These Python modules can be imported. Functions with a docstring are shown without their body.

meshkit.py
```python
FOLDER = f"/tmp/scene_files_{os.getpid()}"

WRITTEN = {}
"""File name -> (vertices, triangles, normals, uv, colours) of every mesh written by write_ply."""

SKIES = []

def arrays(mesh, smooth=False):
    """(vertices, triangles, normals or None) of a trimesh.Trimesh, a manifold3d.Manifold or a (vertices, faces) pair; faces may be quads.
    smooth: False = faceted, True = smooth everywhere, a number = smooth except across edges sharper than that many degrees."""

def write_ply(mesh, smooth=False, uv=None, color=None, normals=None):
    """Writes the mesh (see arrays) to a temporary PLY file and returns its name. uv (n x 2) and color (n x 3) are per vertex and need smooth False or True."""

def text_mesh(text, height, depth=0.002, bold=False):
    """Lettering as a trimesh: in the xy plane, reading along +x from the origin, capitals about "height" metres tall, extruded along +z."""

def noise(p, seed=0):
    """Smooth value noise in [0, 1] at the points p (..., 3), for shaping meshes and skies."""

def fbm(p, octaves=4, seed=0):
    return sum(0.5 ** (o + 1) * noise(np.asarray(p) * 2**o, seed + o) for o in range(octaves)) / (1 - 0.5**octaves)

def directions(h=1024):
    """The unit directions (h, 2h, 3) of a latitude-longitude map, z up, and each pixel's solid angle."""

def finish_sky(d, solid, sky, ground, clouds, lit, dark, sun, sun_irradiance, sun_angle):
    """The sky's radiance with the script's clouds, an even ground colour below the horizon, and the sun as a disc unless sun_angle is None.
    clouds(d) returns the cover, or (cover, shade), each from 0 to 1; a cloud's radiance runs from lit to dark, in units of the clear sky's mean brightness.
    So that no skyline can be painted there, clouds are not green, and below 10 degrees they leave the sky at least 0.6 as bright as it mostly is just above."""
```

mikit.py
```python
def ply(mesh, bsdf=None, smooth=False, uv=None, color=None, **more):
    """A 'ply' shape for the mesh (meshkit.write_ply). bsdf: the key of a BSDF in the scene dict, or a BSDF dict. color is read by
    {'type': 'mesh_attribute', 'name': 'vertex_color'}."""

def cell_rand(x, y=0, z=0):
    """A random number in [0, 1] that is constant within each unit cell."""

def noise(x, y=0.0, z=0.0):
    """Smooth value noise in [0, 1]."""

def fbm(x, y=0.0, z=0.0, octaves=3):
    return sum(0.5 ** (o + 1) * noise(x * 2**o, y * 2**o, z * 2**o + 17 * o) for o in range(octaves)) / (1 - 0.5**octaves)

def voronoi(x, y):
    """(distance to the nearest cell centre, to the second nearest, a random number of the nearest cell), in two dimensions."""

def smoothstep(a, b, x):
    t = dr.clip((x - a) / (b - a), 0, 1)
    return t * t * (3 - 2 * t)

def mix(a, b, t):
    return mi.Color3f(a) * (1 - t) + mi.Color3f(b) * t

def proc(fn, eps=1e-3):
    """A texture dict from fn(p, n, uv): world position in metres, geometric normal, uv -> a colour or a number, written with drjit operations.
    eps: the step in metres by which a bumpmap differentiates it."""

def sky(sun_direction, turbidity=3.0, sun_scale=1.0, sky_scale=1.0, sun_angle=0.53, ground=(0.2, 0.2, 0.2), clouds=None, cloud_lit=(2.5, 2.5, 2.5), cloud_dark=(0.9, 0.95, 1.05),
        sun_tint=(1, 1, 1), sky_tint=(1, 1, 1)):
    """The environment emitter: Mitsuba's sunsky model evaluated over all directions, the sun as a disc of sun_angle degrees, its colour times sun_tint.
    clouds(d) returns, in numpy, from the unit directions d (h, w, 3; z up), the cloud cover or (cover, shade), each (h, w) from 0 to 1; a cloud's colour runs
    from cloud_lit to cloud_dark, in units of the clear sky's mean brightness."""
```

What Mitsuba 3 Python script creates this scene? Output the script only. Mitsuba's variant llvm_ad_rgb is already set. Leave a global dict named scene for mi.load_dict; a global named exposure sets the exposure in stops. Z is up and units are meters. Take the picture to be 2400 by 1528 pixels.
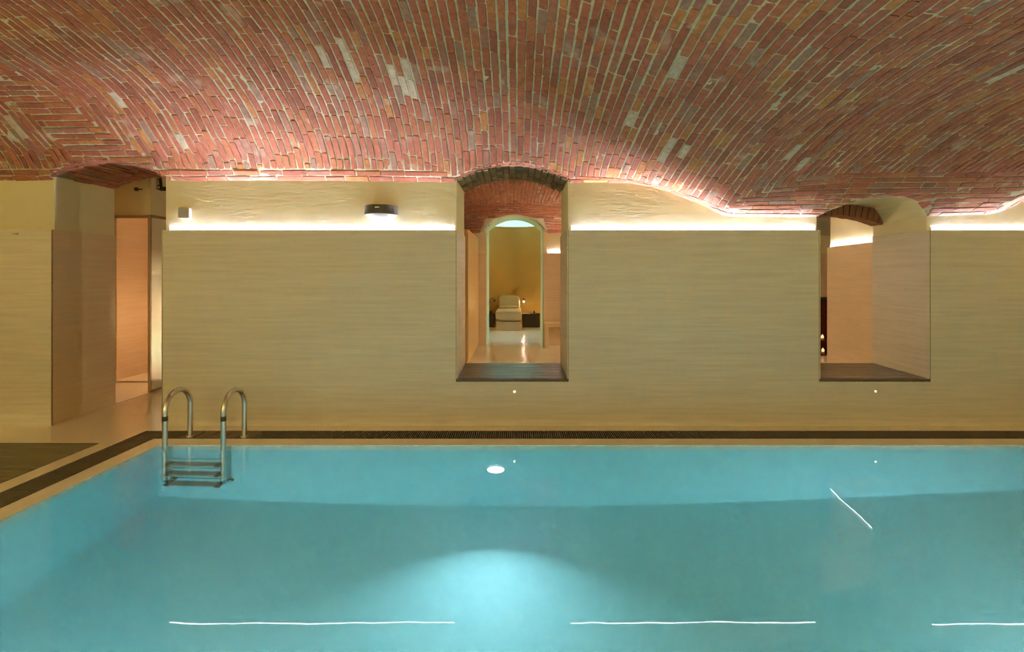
import math, random
import numpy as np, trimesh, drjit as dr, mitsuba as mi
import mikit, meshkit
from mikit import noise, fbm, voronoi, cell_rand, smoothstep, mix, proc
from shapely.geometry import Polygon, box as sbox
from shapely.ops import unary_union
from scipy.interpolate import PchipInterpolator, RegularGridInterpolator

T = mi.ScalarTransform4f
random.seed(7)
rng = np.random.default_rng(7)
scene, labels = {}, {}

# ------------------------------------------------------------------ camera, large lights, exposure
F, D, EYE = 1200.0, 5.056, 1.5          # focal length in pixels of the 2400 px frame, distance of the tiled wall, eye height over the deck
VPX, VPY = 1210.0, 642.0
scene['camera'] = {'type': 'perspective', 'fov': math.degrees(2 * math.atan(1200 / F)), 'fov_axis': 'x',
                   'principal_point_offset_x': -(VPX - 1200) / 2400, 'principal_point_offset_y': -(VPY - 764) / 1528,
                   'to_world': T().look_at(origin=[0, 0, EYE], target=[0, 1, EYE], up=[0, 0, 1]), 'near_clip': 0.05, 'far_clip': 100.0}
exposure = 2.2
LED_COLD = np.array([0.97, 0.97, 1.08]) * 690
LED_BACK = np.array([1.0, 0.81, 0.17]) * 52
FILL_BACK = np.array([1.0, 0.87, 0.38]) * 38
LED_SIDE = np.array([1.0, 0.82, 0.28]) * 32
LED_ROOM = np.array([1.0, 0.85, 0.62]) * 55
POOL_BEAM = np.array([0.92, 0.97, 1.13])
OPAL = np.array([1.0, 1.0, 1.0]) * 4.2          # the opal front of the strip lights


def emit(rgb, w=1.0):
    return {'type': 'area', 'radiance': {'type': 'rgb', 'value': [float(x) for x in rgb]}, 'sampling_weight': float(w)}


# ------------------------------------------------------------------ helpers
used = {}


def numbered(key):
    n = used.get(key, -1) + 1
    used[key] = n
    return key if n == 0 else f'{key}_{n:03d}'


def thing(name, label=None, cat=None, group=None, kind=None):
    key = numbered(name)
    labels[key] = {k: v for k, v in dict(label=label, category=cat, group=group, kind=kind).items() if v}
    return key


def put(key, mesh, bsdf, smooth=False, **more):
    scene[key] = mikit.ply(mesh, bsdf, smooth, **more)
    return key


def part(parent, name, mesh, bsdf, smooth=False, label=None, kind=None, **more):
    key = numbered(f'{parent}__{name}')
    put(key, mesh, bsdf, smooth, **more)
    extra = {k: v for k, v in dict(label=label, kind=kind).items() if v}
    if extra:
        labels[key] = extra
    return key


def solo(name, mesh, bsdf, label, cat, smooth=False, group=None, kind=None, **more):
    key = thing(name, label, cat, group, kind)
    put(key, mesh, bsdf, smooth, **more)
    return key


def cat(ms):
    return trimesh.util.concatenate(list(ms))


def bx(x0, x1, y0, y1, z0, z1):
    m = trimesh.creation.box((x1 - x0, y1 - y0, z1 - z0))
    m.apply_translation(((x0 + x1) / 2, (y0 + y1) / 2, (z0 + z1) / 2))
    return m


def cbx(x0, x1, y0, y1, z0, z1, c=0.004):
    pts = []
    for X, sx in ((x0, 1), (x1, -1)):
        for Y, sy in ((y0, 1), (y1, -1)):
            for Z, sz in ((z0, 1), (z1, -1)):
                pts += [(X + sx * c, Y + sy * c, Z), (X + sx * c, Y, Z + sz * c), (X, Y + sy * c, Z + sz * c)]
    return trimesh.convex.convex_hull(np.array(pts))


def tube(path, r, n=16, cap=True):
    p = np.asarray(path, float)
    t = np.gradient(p, axis=0)
    t /= np.linalg.norm(t, axis=1, keepdims=True)
    a = np.cross(t[0], [0, 0, 1.0] if abs(t[0][2]) < 0.9 else [1.0, 0, 0])
    a /= np.linalg.norm(a)
    rings = []
    r = np.broadcast_to(r, len(p))
    for i in range(len(p)):
        a = a - t[i] * (a @ t[i])
        a /= np.linalg.norm(a)
        b = np.cross(t[i], a)
        ang = np.arange(n) * 2 * np.pi / n
        rings.append(p[i] + r[i] * (np.cos(ang)[:, None] * a + np.sin(ang)[:, None] * b))
    v = np.vstack(rings)
    f = []
    for i in range(len(p) - 1):
        for k in range(n):
            q = (k + 1) % n
            f += [[i * n + k, i * n + q, (i + 1) * n + q], [i * n + k, (i + 1) * n + q, (i + 1) * n + k]]
    if cap:
        v = np.vstack([v, p[0], p[-1]])
        c0, c1, o = len(v) - 2, len(v) - 1, (len(p) - 1) * n
        for k in range(n):
            q = (k + 1) % n
            f += [[c0, q, k], [c1, o + k, o + q]]
    return trimesh.Trimesh(v, f, process=False)


def xz_prism(poly, y0, y1):
    """A shapely polygon in (x, z), extruded from y0 to y1."""
    out = []
    for g in getattr(poly, 'geoms', [poly]):
        m = trimesh.creation.extrude_polygon(g, y1 - y0, engine='earcut')
        v = np.array(m.vertices)
        out.append(trimesh.Trimesh(np.stack([v[:, 0], y1 - v[:, 2], v[:, 1]], 1), m.faces, process=False))
    return cat(out)


def yz_prism(poly, x0, x1):
    out = []
    for g in getattr(poly, 'geoms', [poly]):
        m = trimesh.creation.extrude_polygon(g, x1 - x0, engine='earcut')
        v = np.array(m.vertices)
        out.append(trimesh.Trimesh(np.stack([v[:, 2] + x0, v[:, 0], v[:, 1]], 1), m.faces, process=False))
    return cat(out)


def xy_prism(poly, z0, z1):
    out = []
    for g in getattr(poly, 'geoms', [poly]):
        m = trimesh.creation.extrude_polygon(g, z1 - z0, engine='earcut')
        m.apply_translation((0, 0, z0))
        out.append(m)
    return cat(out)


def rect_up(x0, x1, y0, y1, z):
    return (np.array([[x0, y0, z], [x1, y0, z], [x1, y1, z], [x0, y1, z]], float), np.array([[0, 1, 2], [0, 2, 3]]))


def disc(c, normal, r, n=24):
    nrm = np.asarray(normal, float)
    nrm /= np.linalg.norm(nrm)
    a = np.cross(nrm, [0, 0, 1.0] if abs(nrm[2]) < 0.9 else [1.0, 0, 0])
    a /= np.linalg.norm(a)
    b = np.cross(nrm, a)
    ang = np.arange(n) * 2 * np.pi / n
    v = np.vstack([np.asarray(c) + r * (np.cos(ang)[:, None] * a + np.sin(ang)[:, None] * b), [c]])
    f = np.array([[k, (k + 1) % n, n] for k in range(n)])
    return (v, f)


def ball(c, r, sub=2):
    m = trimesh.creation.icosphere(subdivisions=sub, radius=r)
    m.apply_translation(c)
    return m


# ------------------------------------------------------------------ materials
def mat(key, d):
    scene[key] = d
    return key


def pr(color, rough=0.6, **k):
    col = color if isinstance(color, dict) else {'type': 'rgb', 'value': list(color)}
    return {'type': 'principled', 'base_color': col, 'roughness': rough, **k}


def two(d):
    return {'type': 'twosided', 'bsdf': d}


def bump(d, fn, scale, eps=1e-3):
    return {'type': 'bumpmap', 'arbitrary': proc(fn, eps), 'scale': scale, 'bsdf': d}


def plaster_col(p, n, uv):
    a = fbm(p.x * 1.7 + 3, p.y * 1.7, p.z * 1.7, 4)
    b = fbm(p.x * 14, p.y * 14, p.z * 14, 3)
    return mix((0.59, 0.50, 0.29), (0.69, 0.60, 0.38), dr.clip(a * 1.4 - 0.2 + (b - 0.5) * 0.3, 0, 1))


def plaster_h(p, n, uv):
    return fbm(p.x * 45, p.y * 45, p.z * 60, 3) + 0.5 * fbm(p.x * 9, p.y * 9, p.z * 12, 2)


mat('plaster', two(bump(pr(proc(plaster_col), 0.85, specular=0.2), plaster_h, 0.0042)))


def rows(p):
    h = p.x + p.y
    warp = (fbm(h * 2.2, 0.0, p.z * 6, 2) - 0.5) * 0.012
    r = (p.z + warp) / 0.0165
    i = dr.floor(r)
    return r - i, i, h


def tile_col(p, n, uv):
    f, i, h = rows(p)
    shift = cell_rand(i, 3, 1)
    seg = cell_rand(dr.floor(h / 0.30 + shift * 7), i, 5)
    streak = fbm(h * 2.0 + 11, 0.0, p.z * 42, 3)
    big = fbm(h * 0.55, 2.0, p.z * 1.6, 2)
    t = dr.clip(0.30 + 0.22 * seg + 0.75 * (streak - 0.42) + 0.5 * (big - 0.5), 0, 1)
    c = mix((0.500, 0.422, 0.318), (0.615, 0.532, 0.415), t)
    gap = smoothstep(0.0, 0.10, f) * smoothstep(0.0, 0.10, 1 - f)
    return c * (0.95 + 0.05 * gap)


def tile_h(p, n, uv):
    f, i, h = rows(p)
    proud = cell_rand(dr.floor(h / 0.30 + cell_rand(i, 3, 1) * 7), i, 8)
    lip = smoothstep(0.0, 0.16, f) * smoothstep(0.0, 0.16, 1 - f)
    return lip * (0.45 + 0.55 * smoothstep(0.72, 0.95, proud)) + 0.25 * fbm(h * 6, 1.0, p.z * 90, 2)


mat('tile', two(bump(pr(proc(tile_col), 0.45, specular=0.4), tile_h, 0.0010, 0.002)))


def warm_tile_col(p, n, uv):
    f, i, h = rows(p)
    streak = fbm(h * 2.0 + 31, 0.0, p.z * 40, 3)
    big = fbm(h * 0.8 + 4, 7.0, p.z * 1.2, 2)
    return mix((0.56, 0.41, 0.26), (0.66, 0.50, 0.33), dr.clip(streak * 0.7 + big * 0.6 - 0.2, 0, 1))


mat('warm_tile', two(pr(proc(warm_tile_col), 0.5, specular=0.35)))

PAL = [(0.00, (0.290, 0.095, 0.058)), (0.34, (0.325, 0.116, 0.060)), (0.56, (0.235, 0.080, 0.052)), (0.68, (0.270, 0.118, 0.086)), (0.77, (0.310, 0.103, 0.068)),
       (0.91, (0.360, 0.150, 0.058)), (0.965, (0.26, 0.150, 0.115)), (0.992, (0.38, 0.27, 0.20))]


def brick_col(p, n, uv):
    u = uv.x
    c = mi.Color3f(*PAL[0][1])
    for t, rgb in PAL[1:]:
        c = dr.select(u >= t, mi.Color3f(*rgb), c)
    g = fbm(p.x * 38, p.y * 38, p.z * 38, 3)
    s = fbm(p.x * 9 + 5, p.y * 9, p.z * 9, 2)
    pit = smoothstep(0.30, 0.12, fbm(p.x * 90, p.y * 90, p.z * 90, 2))
    c = c * (0.60 + 0.62 * g) * (1 - 0.45 * pit)
    lime = smoothstep(0.66, 0.84, s) * 0.25 + smoothstep(0.984, 0.998, uv.y) * 0.75
    return mix(c, mi.Color3f(0.50, 0.45, 0.37), dr.clip(lime * (0.5 + g), 0, 1))


def brick_h(p, n, uv):
    return fbm(p.x * 70, p.y * 70, p.z * 70, 3)


mat('brick', two(bump(pr(proc(brick_col), 0.85, specular=0.25), brick_h, 0.004)))


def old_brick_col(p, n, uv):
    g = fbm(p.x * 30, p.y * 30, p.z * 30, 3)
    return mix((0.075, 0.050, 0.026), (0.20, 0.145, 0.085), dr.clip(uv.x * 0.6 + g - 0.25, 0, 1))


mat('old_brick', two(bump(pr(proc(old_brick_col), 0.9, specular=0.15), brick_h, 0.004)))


def mortar_col(p, n, uv):
    g = fbm(p.x * 50, p.y * 50, p.z * 50, 3)
    s = fbm(p.x * 3, p.y * 3, p.z * 3, 2)
    return mix((0.29, 0.265, 0.185), (0.53, 0.495, 0.375), dr.clip(g * 0.9 + (s - 0.5) * 0.7, 0, 1))


mat('mortar', two(pr(proc(mortar_col), 0.95, specular=0.1)))
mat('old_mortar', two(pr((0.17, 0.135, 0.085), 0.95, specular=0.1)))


def floor_col(p, n, uv):
    a = fbm(p.x * 1.2, p.y * 1.2, 0.0, 3)
    return mix((0.58, 0.50, 0.37), (0.68, 0.60, 0.47), a)


def floor_h(p, n, uv):
    return fbm(p.x * 5, p.y * 7, 0.0, 3)


mat('resin_floor', two(bump(pr(proc(floor_col), 0.11, specular=0.55), floor_h, 0.014, 0.004)))


def coping_col(p, n, uv):
    return mix((0.64, 0.57, 0.44), (0.74, 0.67, 0.55), fbm(p.x * 6, p.y * 6, 0.0, 3))


mat('coping', two(pr(proc(coping_col), 0.35, specular=0.4)))


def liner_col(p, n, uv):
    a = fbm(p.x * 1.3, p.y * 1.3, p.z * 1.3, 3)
    deep = smoothstep(0.02, 0.16, -p.z)  # greening of the water with depth, painted into the liner colour
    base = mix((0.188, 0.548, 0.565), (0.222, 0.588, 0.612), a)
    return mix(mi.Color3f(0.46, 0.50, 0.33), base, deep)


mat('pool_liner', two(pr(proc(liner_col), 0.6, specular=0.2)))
mat('dark_grate', two(pr((0.060, 0.047, 0.034), 0.45, specular=0.4)))
mat('grate_plate', two(pr((0.075, 0.052, 0.030), 0.5, specular=0.4)))
mat('black', two(pr((0.006, 0.005, 0.004), 0.7)))


def mat_col(p, n, uv):
    g = fbm(p.x * 1.5, p.y * 55, 0.0, 3)
    return mix((0.060, 0.050, 0.026), (0.19, 0.160, 0.090), g)


mat('ribbed_mat', two(pr(proc(mat_col), 0.7, specular=0.3)))


def sill_col(p, n, uv):
    g = fbm(p.x * 4, p.y * 70, p.z * 70, 3)
    return mix((0.030, 0.020, 0.014), (0.085, 0.058, 0.042), g)


mat('dark_wood', two(pr(proc(sill_col), 0.28, specular=0.55)))


def oak_col(p, n, uv):
    g = fbm(p.x * 25, p.y * 25, p.z * 1.6, 3)
    return mix((0.64, 0.41, 0.17), (0.74, 0.50, 0.22), g)


mat('orange_wood', two(pr(proc(oak_col), 0.4, specular=0.4)))
mat('bench_wood', two(pr((0.66, 0.50, 0.30), 0.4, specular=0.4)))
mat('steel', two({'type': 'roughconductor', 'material': 'none', 'specular_reflectance': {'type': 'rgb', 'value': [0.66, 0.64, 0.60]}, 'alpha': 0.10, 'distribution': 'ggx'}))
mat('step_metal', two(pr((0.27, 0.24, 0.18), 0.45, metallic=0.5)))
mat('trim_metal', two(pr((0.24, 0.22, 0.15), 0.4, metallic=0.6)))
mat('bronze_frame', two(pr((0.32, 0.21, 0.115), 0.45, metallic=0.2)))
mat('dark_metal', two(pr((0.05, 0.035, 0.02), 0.4, metallic=0.6)))
mat('cream_panel', two(pr((0.78, 0.67, 0.48), 0.45, specular=0.4)))
mat('speaker_body', two(pr((0.045, 0.040, 0.040), 0.45, specular=0.4)))
mat('speaker_base', two(pr((0.20, 0.225, 0.30), 0.4, specular=0.4)))
mat('grey_plastic', two(pr((0.30, 0.27, 0.26), 0.5)))
mat('white_plastic', two(pr((0.75, 0.74, 0.72), 0.4)))
mat('linen', two(pr((0.50, 0.40, 0.27), 0.9, sheen=0.3)))
mat('dark_box', two(pr((0.030, 0.018, 0.009), 0.5)))
mat('cyan_light_tint', two(pr((0.60, 0.80, 0.74), 0.8)))  # cyan light of the rest room put into the surface colour
mat('ochre_paint', two(pr((0.56, 0.37, 0.125), 0.8)))
mat('red_lacquer', two(pr((0.13, 0.022, 0.012), 0.35)))
mat('lamp_black', two(pr((0.02, 0.02, 0.02), 0.5)))
mat('water', {'type': 'blendbsdf', 'weight': 0.012, 'clear': {'type': 'dielectric', 'int_ior': 1.33, 'ext_ior': 1.0},
              'film': two({'type': 'diffuse', 'reflectance': {'type': 'rgb', 'value': [0.35, 0.5, 0.5]}})})

# ------------------------------------------------------------------ the vault as a height over the plan
WALL_Y = D + 0.045                      # plaster face, behind the tile cladding
X0, X1, Y0 = -8.0, 7.4, -1.056          # the pool hall
P = {}
P[-8.0] = [(2.0, 3.42), (2.6, 3.39), (3.49, 3.28), (3.92, 3.17), (4.2, 3.10), (4.365, 3.05), (4.57, 2.94), (4.80, 2.76), (4.95, 2.65), (5.056, 2.475), (5.11, 2.425)]
P[-3.45] = [(2.0, 3.40), (2.6, 3.37), (3.49, 3.28), (3.92, 3.18), (4.2, 3.13), (4.365, 3.08), (4.57, 2.97), (4.80, 2.78), (4.95, 2.65), (5.056, 2.475), (5.11, 2.425)]
P[-1.91] = [(2.0, 3.48), (2.6, 3.45), (3.49, 3.35), (3.87, 3.28), (4.2, 3.16), (4.365, 3.085), (4.57, 2.98), (4.80, 2.80), (4.95, 2.65), (5.056, 2.475), (5.11, 2.425)]
P[0.0] = [(2.0, 3.28), (2.6, 3.25), (3.16, 3.17), (3.6, 3.09), (4.05, 2.98), (4.35, 2.90), (4.53, 2.83), (4.80, 2.67), (4.95, 2.56), (5.056, 2.45), (5.11, 2.40)]
P[1.01] = [(2.0, 2.98), (2.655, 2.93), (3.19, 2.85), (3.6, 2.78), (3.98, 2.71), (4.3, 2.64), (4.53, 2.585), (4.80, 2.51), (4.95, 2.46), (5.056, 2.43), (5.11, 2.41)]
P[2.09] = [(2.0, 2.78), (2.35, 2.760), (2.83, 2.743), (3.64, 2.61), (3.88, 2.57), (4.2, 2.476), (4.56, 2.34), (4.75, 2.26), (4.916, 2.18), (5.056, 2.105), (5.11, 2.07)]
P[3.04] = [(2.0, 2.80), (2.6, 2.78), (3.07, 2.755), (3.68, 2.70), (4.0, 2.63), (4.2, 2.57), (4.4, 2.50), (4.64, 2.41), (4.85, 2.25), (5.056, 2.10), (5.11, 2.062)]
P[4.70] = [(2.0, 2.84), (2.6, 2.82), (3.07, 2.79), (3.68, 2.72), (4.0, 2.65), (4.2, 2.59), (4.4, 2.52), (4.64, 2.43), (4.85, 2.27), (5.056, 2.125), (5.11, 2.09)]
P[5.40] = [(2.0, 2.88), (2.6, 2.86), (3.07, 2.83), (3.68, 2.77), (4.0, 2.72), (4.2, 2.67), (4.4, 2.62), (4.64, 2.57), (4.85, 2.48), (5.056, 2.38), (5.11, 2.35)]
P[7.40] = P[5.40]
XK = sorted(P)
PF = {k: PchipInterpolator(*np.array(v).T) for k, v in P.items()}


def arc_z(x, c, half, spring, crown):
    rise = crown - spring
    R = (half * half + rise * rise) / (2 * rise)
    t = np.clip(np.abs(np.asarray(x, float) - c) / half, 0, 1) * half
    return crown - R + np.sqrt(R * R - t * t)


W1 = dict(c=-0.04, half=0.556, spring=2.445, crown=2.582)
DOOR = dict(c=-4.045, half=0.555, spring=2.475, crown=2.61)
W2X = np.array([2.992, 3.08, 3.16, 3.37, 3.54, 3.83, 3.96, 4.045, 4.087])
W2Z = np.array([2.07, 2.12, 2.16, 2.24, 2.268, 2.28, 2.25, 2.17, 2.08])
w2_z = PchipInterpolator(W2X, W2Z)
GX, GY = np.arange(X0, X1 + 0.001, 0.02), np.linspace(Y0 - 0.06, WALL_Y + 0.009, 311)
fold = np.where(GY < 2.0, 4.0 - GY, GY)
fold = np.minimum(fold, 5.11)
ZP = np.array([PF[k](fold) for k in XK])
left = [i for i, k in enumerate(XK) if k <= 2.1]
right = [i for i, k in enumerate(XK) if k >= 2.0]
ZG = np.where(GX[:, None] <= 2.09, PchipInterpolator([XK[i] for i in left], ZP[left], axis=0)(np.minimum(GX, 2.09)),
              PchipInterpolator([XK[i] for i in right], ZP[right], axis=0)(np.maximum(GX, 2.09)))
lun = np.full(ZG.shape, -9.0)
front_half = GY[None, :] > 2.5
for w in (W1, DOOR):
    inside = np.abs(GX - w['c']) <= w['half'] + 0.012
    lun = np.where(inside[:, None] & front_half, arc_z(GX, **w)[:, None], lun)
inside = (GX >= 2.985) & (GX <= 4.095)
lun = np.where(inside[:, None] & front_half, w2_z(np.clip(GX, 2.992, 4.087))[:, None], lun)
IN_LUN = lun > ZG
ZG = np.maximum(ZG, lun)
z_at = RegularGridInterpolator((GX, GY), ZG, bounds_error=False, fill_value=None)
zx_at = RegularGridInterpolator((GX, GY), np.gradient(ZG, GX, axis=0), bounds_error=False, fill_value=None)
zy_at = RegularGridInterpolator((GX, GY), np.gradient(ZG, GY, axis=1), bounds_error=False, fill_value=None)
lun_at = RegularGridInterpolator((GX, GY), IN_LUN.astype(float), method='nearest', bounds_error=False, fill_value=None)


def vault_point(x, y, off):
    """Points of the vault's underside, moved by off metres along the normal that points into the hall."""
    q = np.stack([x, y], -1)
    z, zx, zy = z_at(q), zx_at(q), zy_at(q)
    n = np.stack([zx, zy, -np.ones_like(z)], -1)
    n /= np.linalg.norm(n, axis=-1, keepdims=True)
    return np.stack([x, y, z], -1) + n * off[..., None]


CORN = np.array([(-1, -1), (1, -1), (1, 1), (-1, 1)], float)


def brick_arrays(fn, cx, cy, ax, ay, along_y, hgt, seed, chip=0.0055):
    """Bricks at (cx, cy) of a surface's plan with half extents (ax, ay): vertices (n, 24, 3) through fn(x, y, offset), and one brick's triangles."""
    r = np.random.default_rng(seed)
    n = len(cx)
    out = []
    c = np.repeat(chip * r.uniform(0.5, 1.5, (n, 4, 1)), 2, 2)
    c = np.minimum(c, 0.45 * np.minimum(ax, ay)[:, None, None])
    for q, (sx, sy) in enumerate(CORN):
        a = np.stack([sx * (ax - c[:, q, 0]), sy * ay], 1)
        b = np.stack([sx * ax, sy * (ay - c[:, q, 1])], 1)
        out += [a, b] if sx * sy < 0 else [b, a]
    # order round the outline
    loc = np.stack(out, 1)                                                # n, 8, 2
    order = np.argsort(np.arctan2(loc[0, :, 1] / ay[0], loc[0, :, 0] / ax[0]))
    loc = loc[:, order]
    jit = r.normal(0, 0.0016, loc.shape)
    rot = r.normal(0, 0.006, (n, 1))
    wob = np.stack([-rot * loc[..., 1], rot * loc[..., 0]], -1)
    loc = loc + jit + wob
    tilt = r.normal(0, 0.0012, (n, 1, 2))
    h = hgt[:, None] + (tilt * np.sign(loc)).sum(-1)
    inset = 1 - 0.004 / np.stack([np.broadcast_to(ax[:, None], loc.shape[:2]), np.broadcast_to(ay[:, None], loc.shape[:2])], -1)
    X, Y = cx[:, None] + loc[..., 0], cy[:, None] + loc[..., 1]
    Xi, Yi = cx[:, None] + (loc * inset)[..., 0], cy[:, None] + (loc * inset)[..., 1]
    v = np.concatenate([fn(X, Y, np.full_like(X, -0.014)), fn(X, Y, h - 0.0035), fn(Xi, Yi, h)], 1)
    f = []
    for k in range(8):
        q = (k + 1) % 8
        for o in (0, 8):
            f += [[o + k, o + q, o + 8 + q], [o + k, o + 8 + q, o + 8 + k]]
    f += [[16, 16 + k, 17 + k] for k in range(1, 7)]
    return v, np.array(f)


def px_area(v):
    d = np.maximum(v[..., 1], 0.2)
    x, y = VPX + F * v[..., 0] / d, VPY - F * (v[..., 2] - EYE) / d
    x, y = np.clip(x, 0, 2400), np.clip(y, 0, 1528)
    x, y = x[:, 16:], y[:, 16:]
    return 0.5 * np.abs((x * np.roll(y, -1, 1) - y * np.roll(x, -1, 1)).sum(1))


LIMED = np.array([(-1.339, 3.871), (-1.508, 4.022), (-1.282, 3.944), (-1.289, 4.126), (-0.985, 4.148), (-0.867, 4.078), (-0.867, 4.246), (-0.953, 4.237), (1.038, 3.279), (0.871, 3.946),
                  (1.283, 4.336), (1.404, 4.433), (1.265, 4.493), (2.543, 4.391), (2.299, 4.18), (-3.182, 4.833), (3.044, 3.262), (-3.52, 4.4), (-4.567, 4.684)])   # bricks smeared with lime, by their place in the plan


def add_bricks(parent, v, f, bsdf, seed, singles=300, name='brick', rest='brickwork', limed=None):
    r = np.random.default_rng(seed)
    n = len(v)
    tone = np.stack([r.random(n), r.random(n)], 1)
    if limed is not None:
        tone = np.minimum(tone, [0.99, 0.985])
        mid = v[:, 16:, :2].mean(1)
        for q in limed:
            k = np.argmin(((mid - q) ** 2).sum(1))
            tone[k] = [0.985, 0.997 - 0.004 * r.random()]
    uv = np.repeat(tone[:, None], v.shape[1], 1)
    order = np.argsort(-px_area(v)) if n > singles else np.arange(n)
    one, many = order[:singles], order[singles:]
    for i in sorted(one):
        part(parent, name, (v[i], f), bsdf, uv=uv[i])
    if len(many):
        ff = (f[None] + (np.arange(len(many)) * v.shape[1])[:, None, None]).reshape(-1, 3)
        part(parent, rest, (v[many].reshape(-1, 3), ff), bsdf, kind='stuff', label='the rest of the bricks', uv=uv[many].reshape(-1, 2))


yr = np.arange(4.6, WALL_Y + 0.008, 0.001)
sr = np.concatenate([[0], np.cumsum(np.hypot(np.diff(yr), np.diff(PF[-1.91](yr))))])
ROW2 = float(np.interp(sr[-1] - 2 * 0.066, sr, yr))


def zone(x, y):
    """Which way the bricks lie at a place of the plan: 0 courses run away from the eye, 1 courses run across."""
    z = np.zeros(np.shape(x), int)
    groin = np.interp(y, [3.8, 4.2, 4.32, 4.51, 4.70, 4.95, 5.06], [-4.20, -4.05, -4.01, -3.97, -3.86, -3.60, -3.50])
    low = np.interp(y, [3.8, 4.47, 4.62, 5.0, 5.1], [-4.75, -4.51, -4.385, -4.29, -4.25])
    z = np.where((x < groin) & (x > low) & (y > 3.75), 1, z)
    lim = np.interp(x, [2.0, 2.06, 2.14, 2.68, 6.2], [5.2, 4.99, 4.86, 4.64, 4.63])
    z = np.where((x > 2.03) & (y > lim), 1, z)
    e2 = D - ROW2
    edge = np.interp(x, [-0.75, -0.62, 0.55, 0.62, 1.9, 2.1], [e2, 0.0, 0.0, 0.03, 0.03, 0.0])
    z = np.where((y > D - edge) & (x < 2.1), 1, z)
    l = lun_at(np.stack([x, y], -1)) > 0.5
    thin = (x < 1.0) & (y > WALL_Y - 0.062)          # the narrow course that rims the two arches
    return np.where(l, np.where(thin, 1, 0), z)


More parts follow.
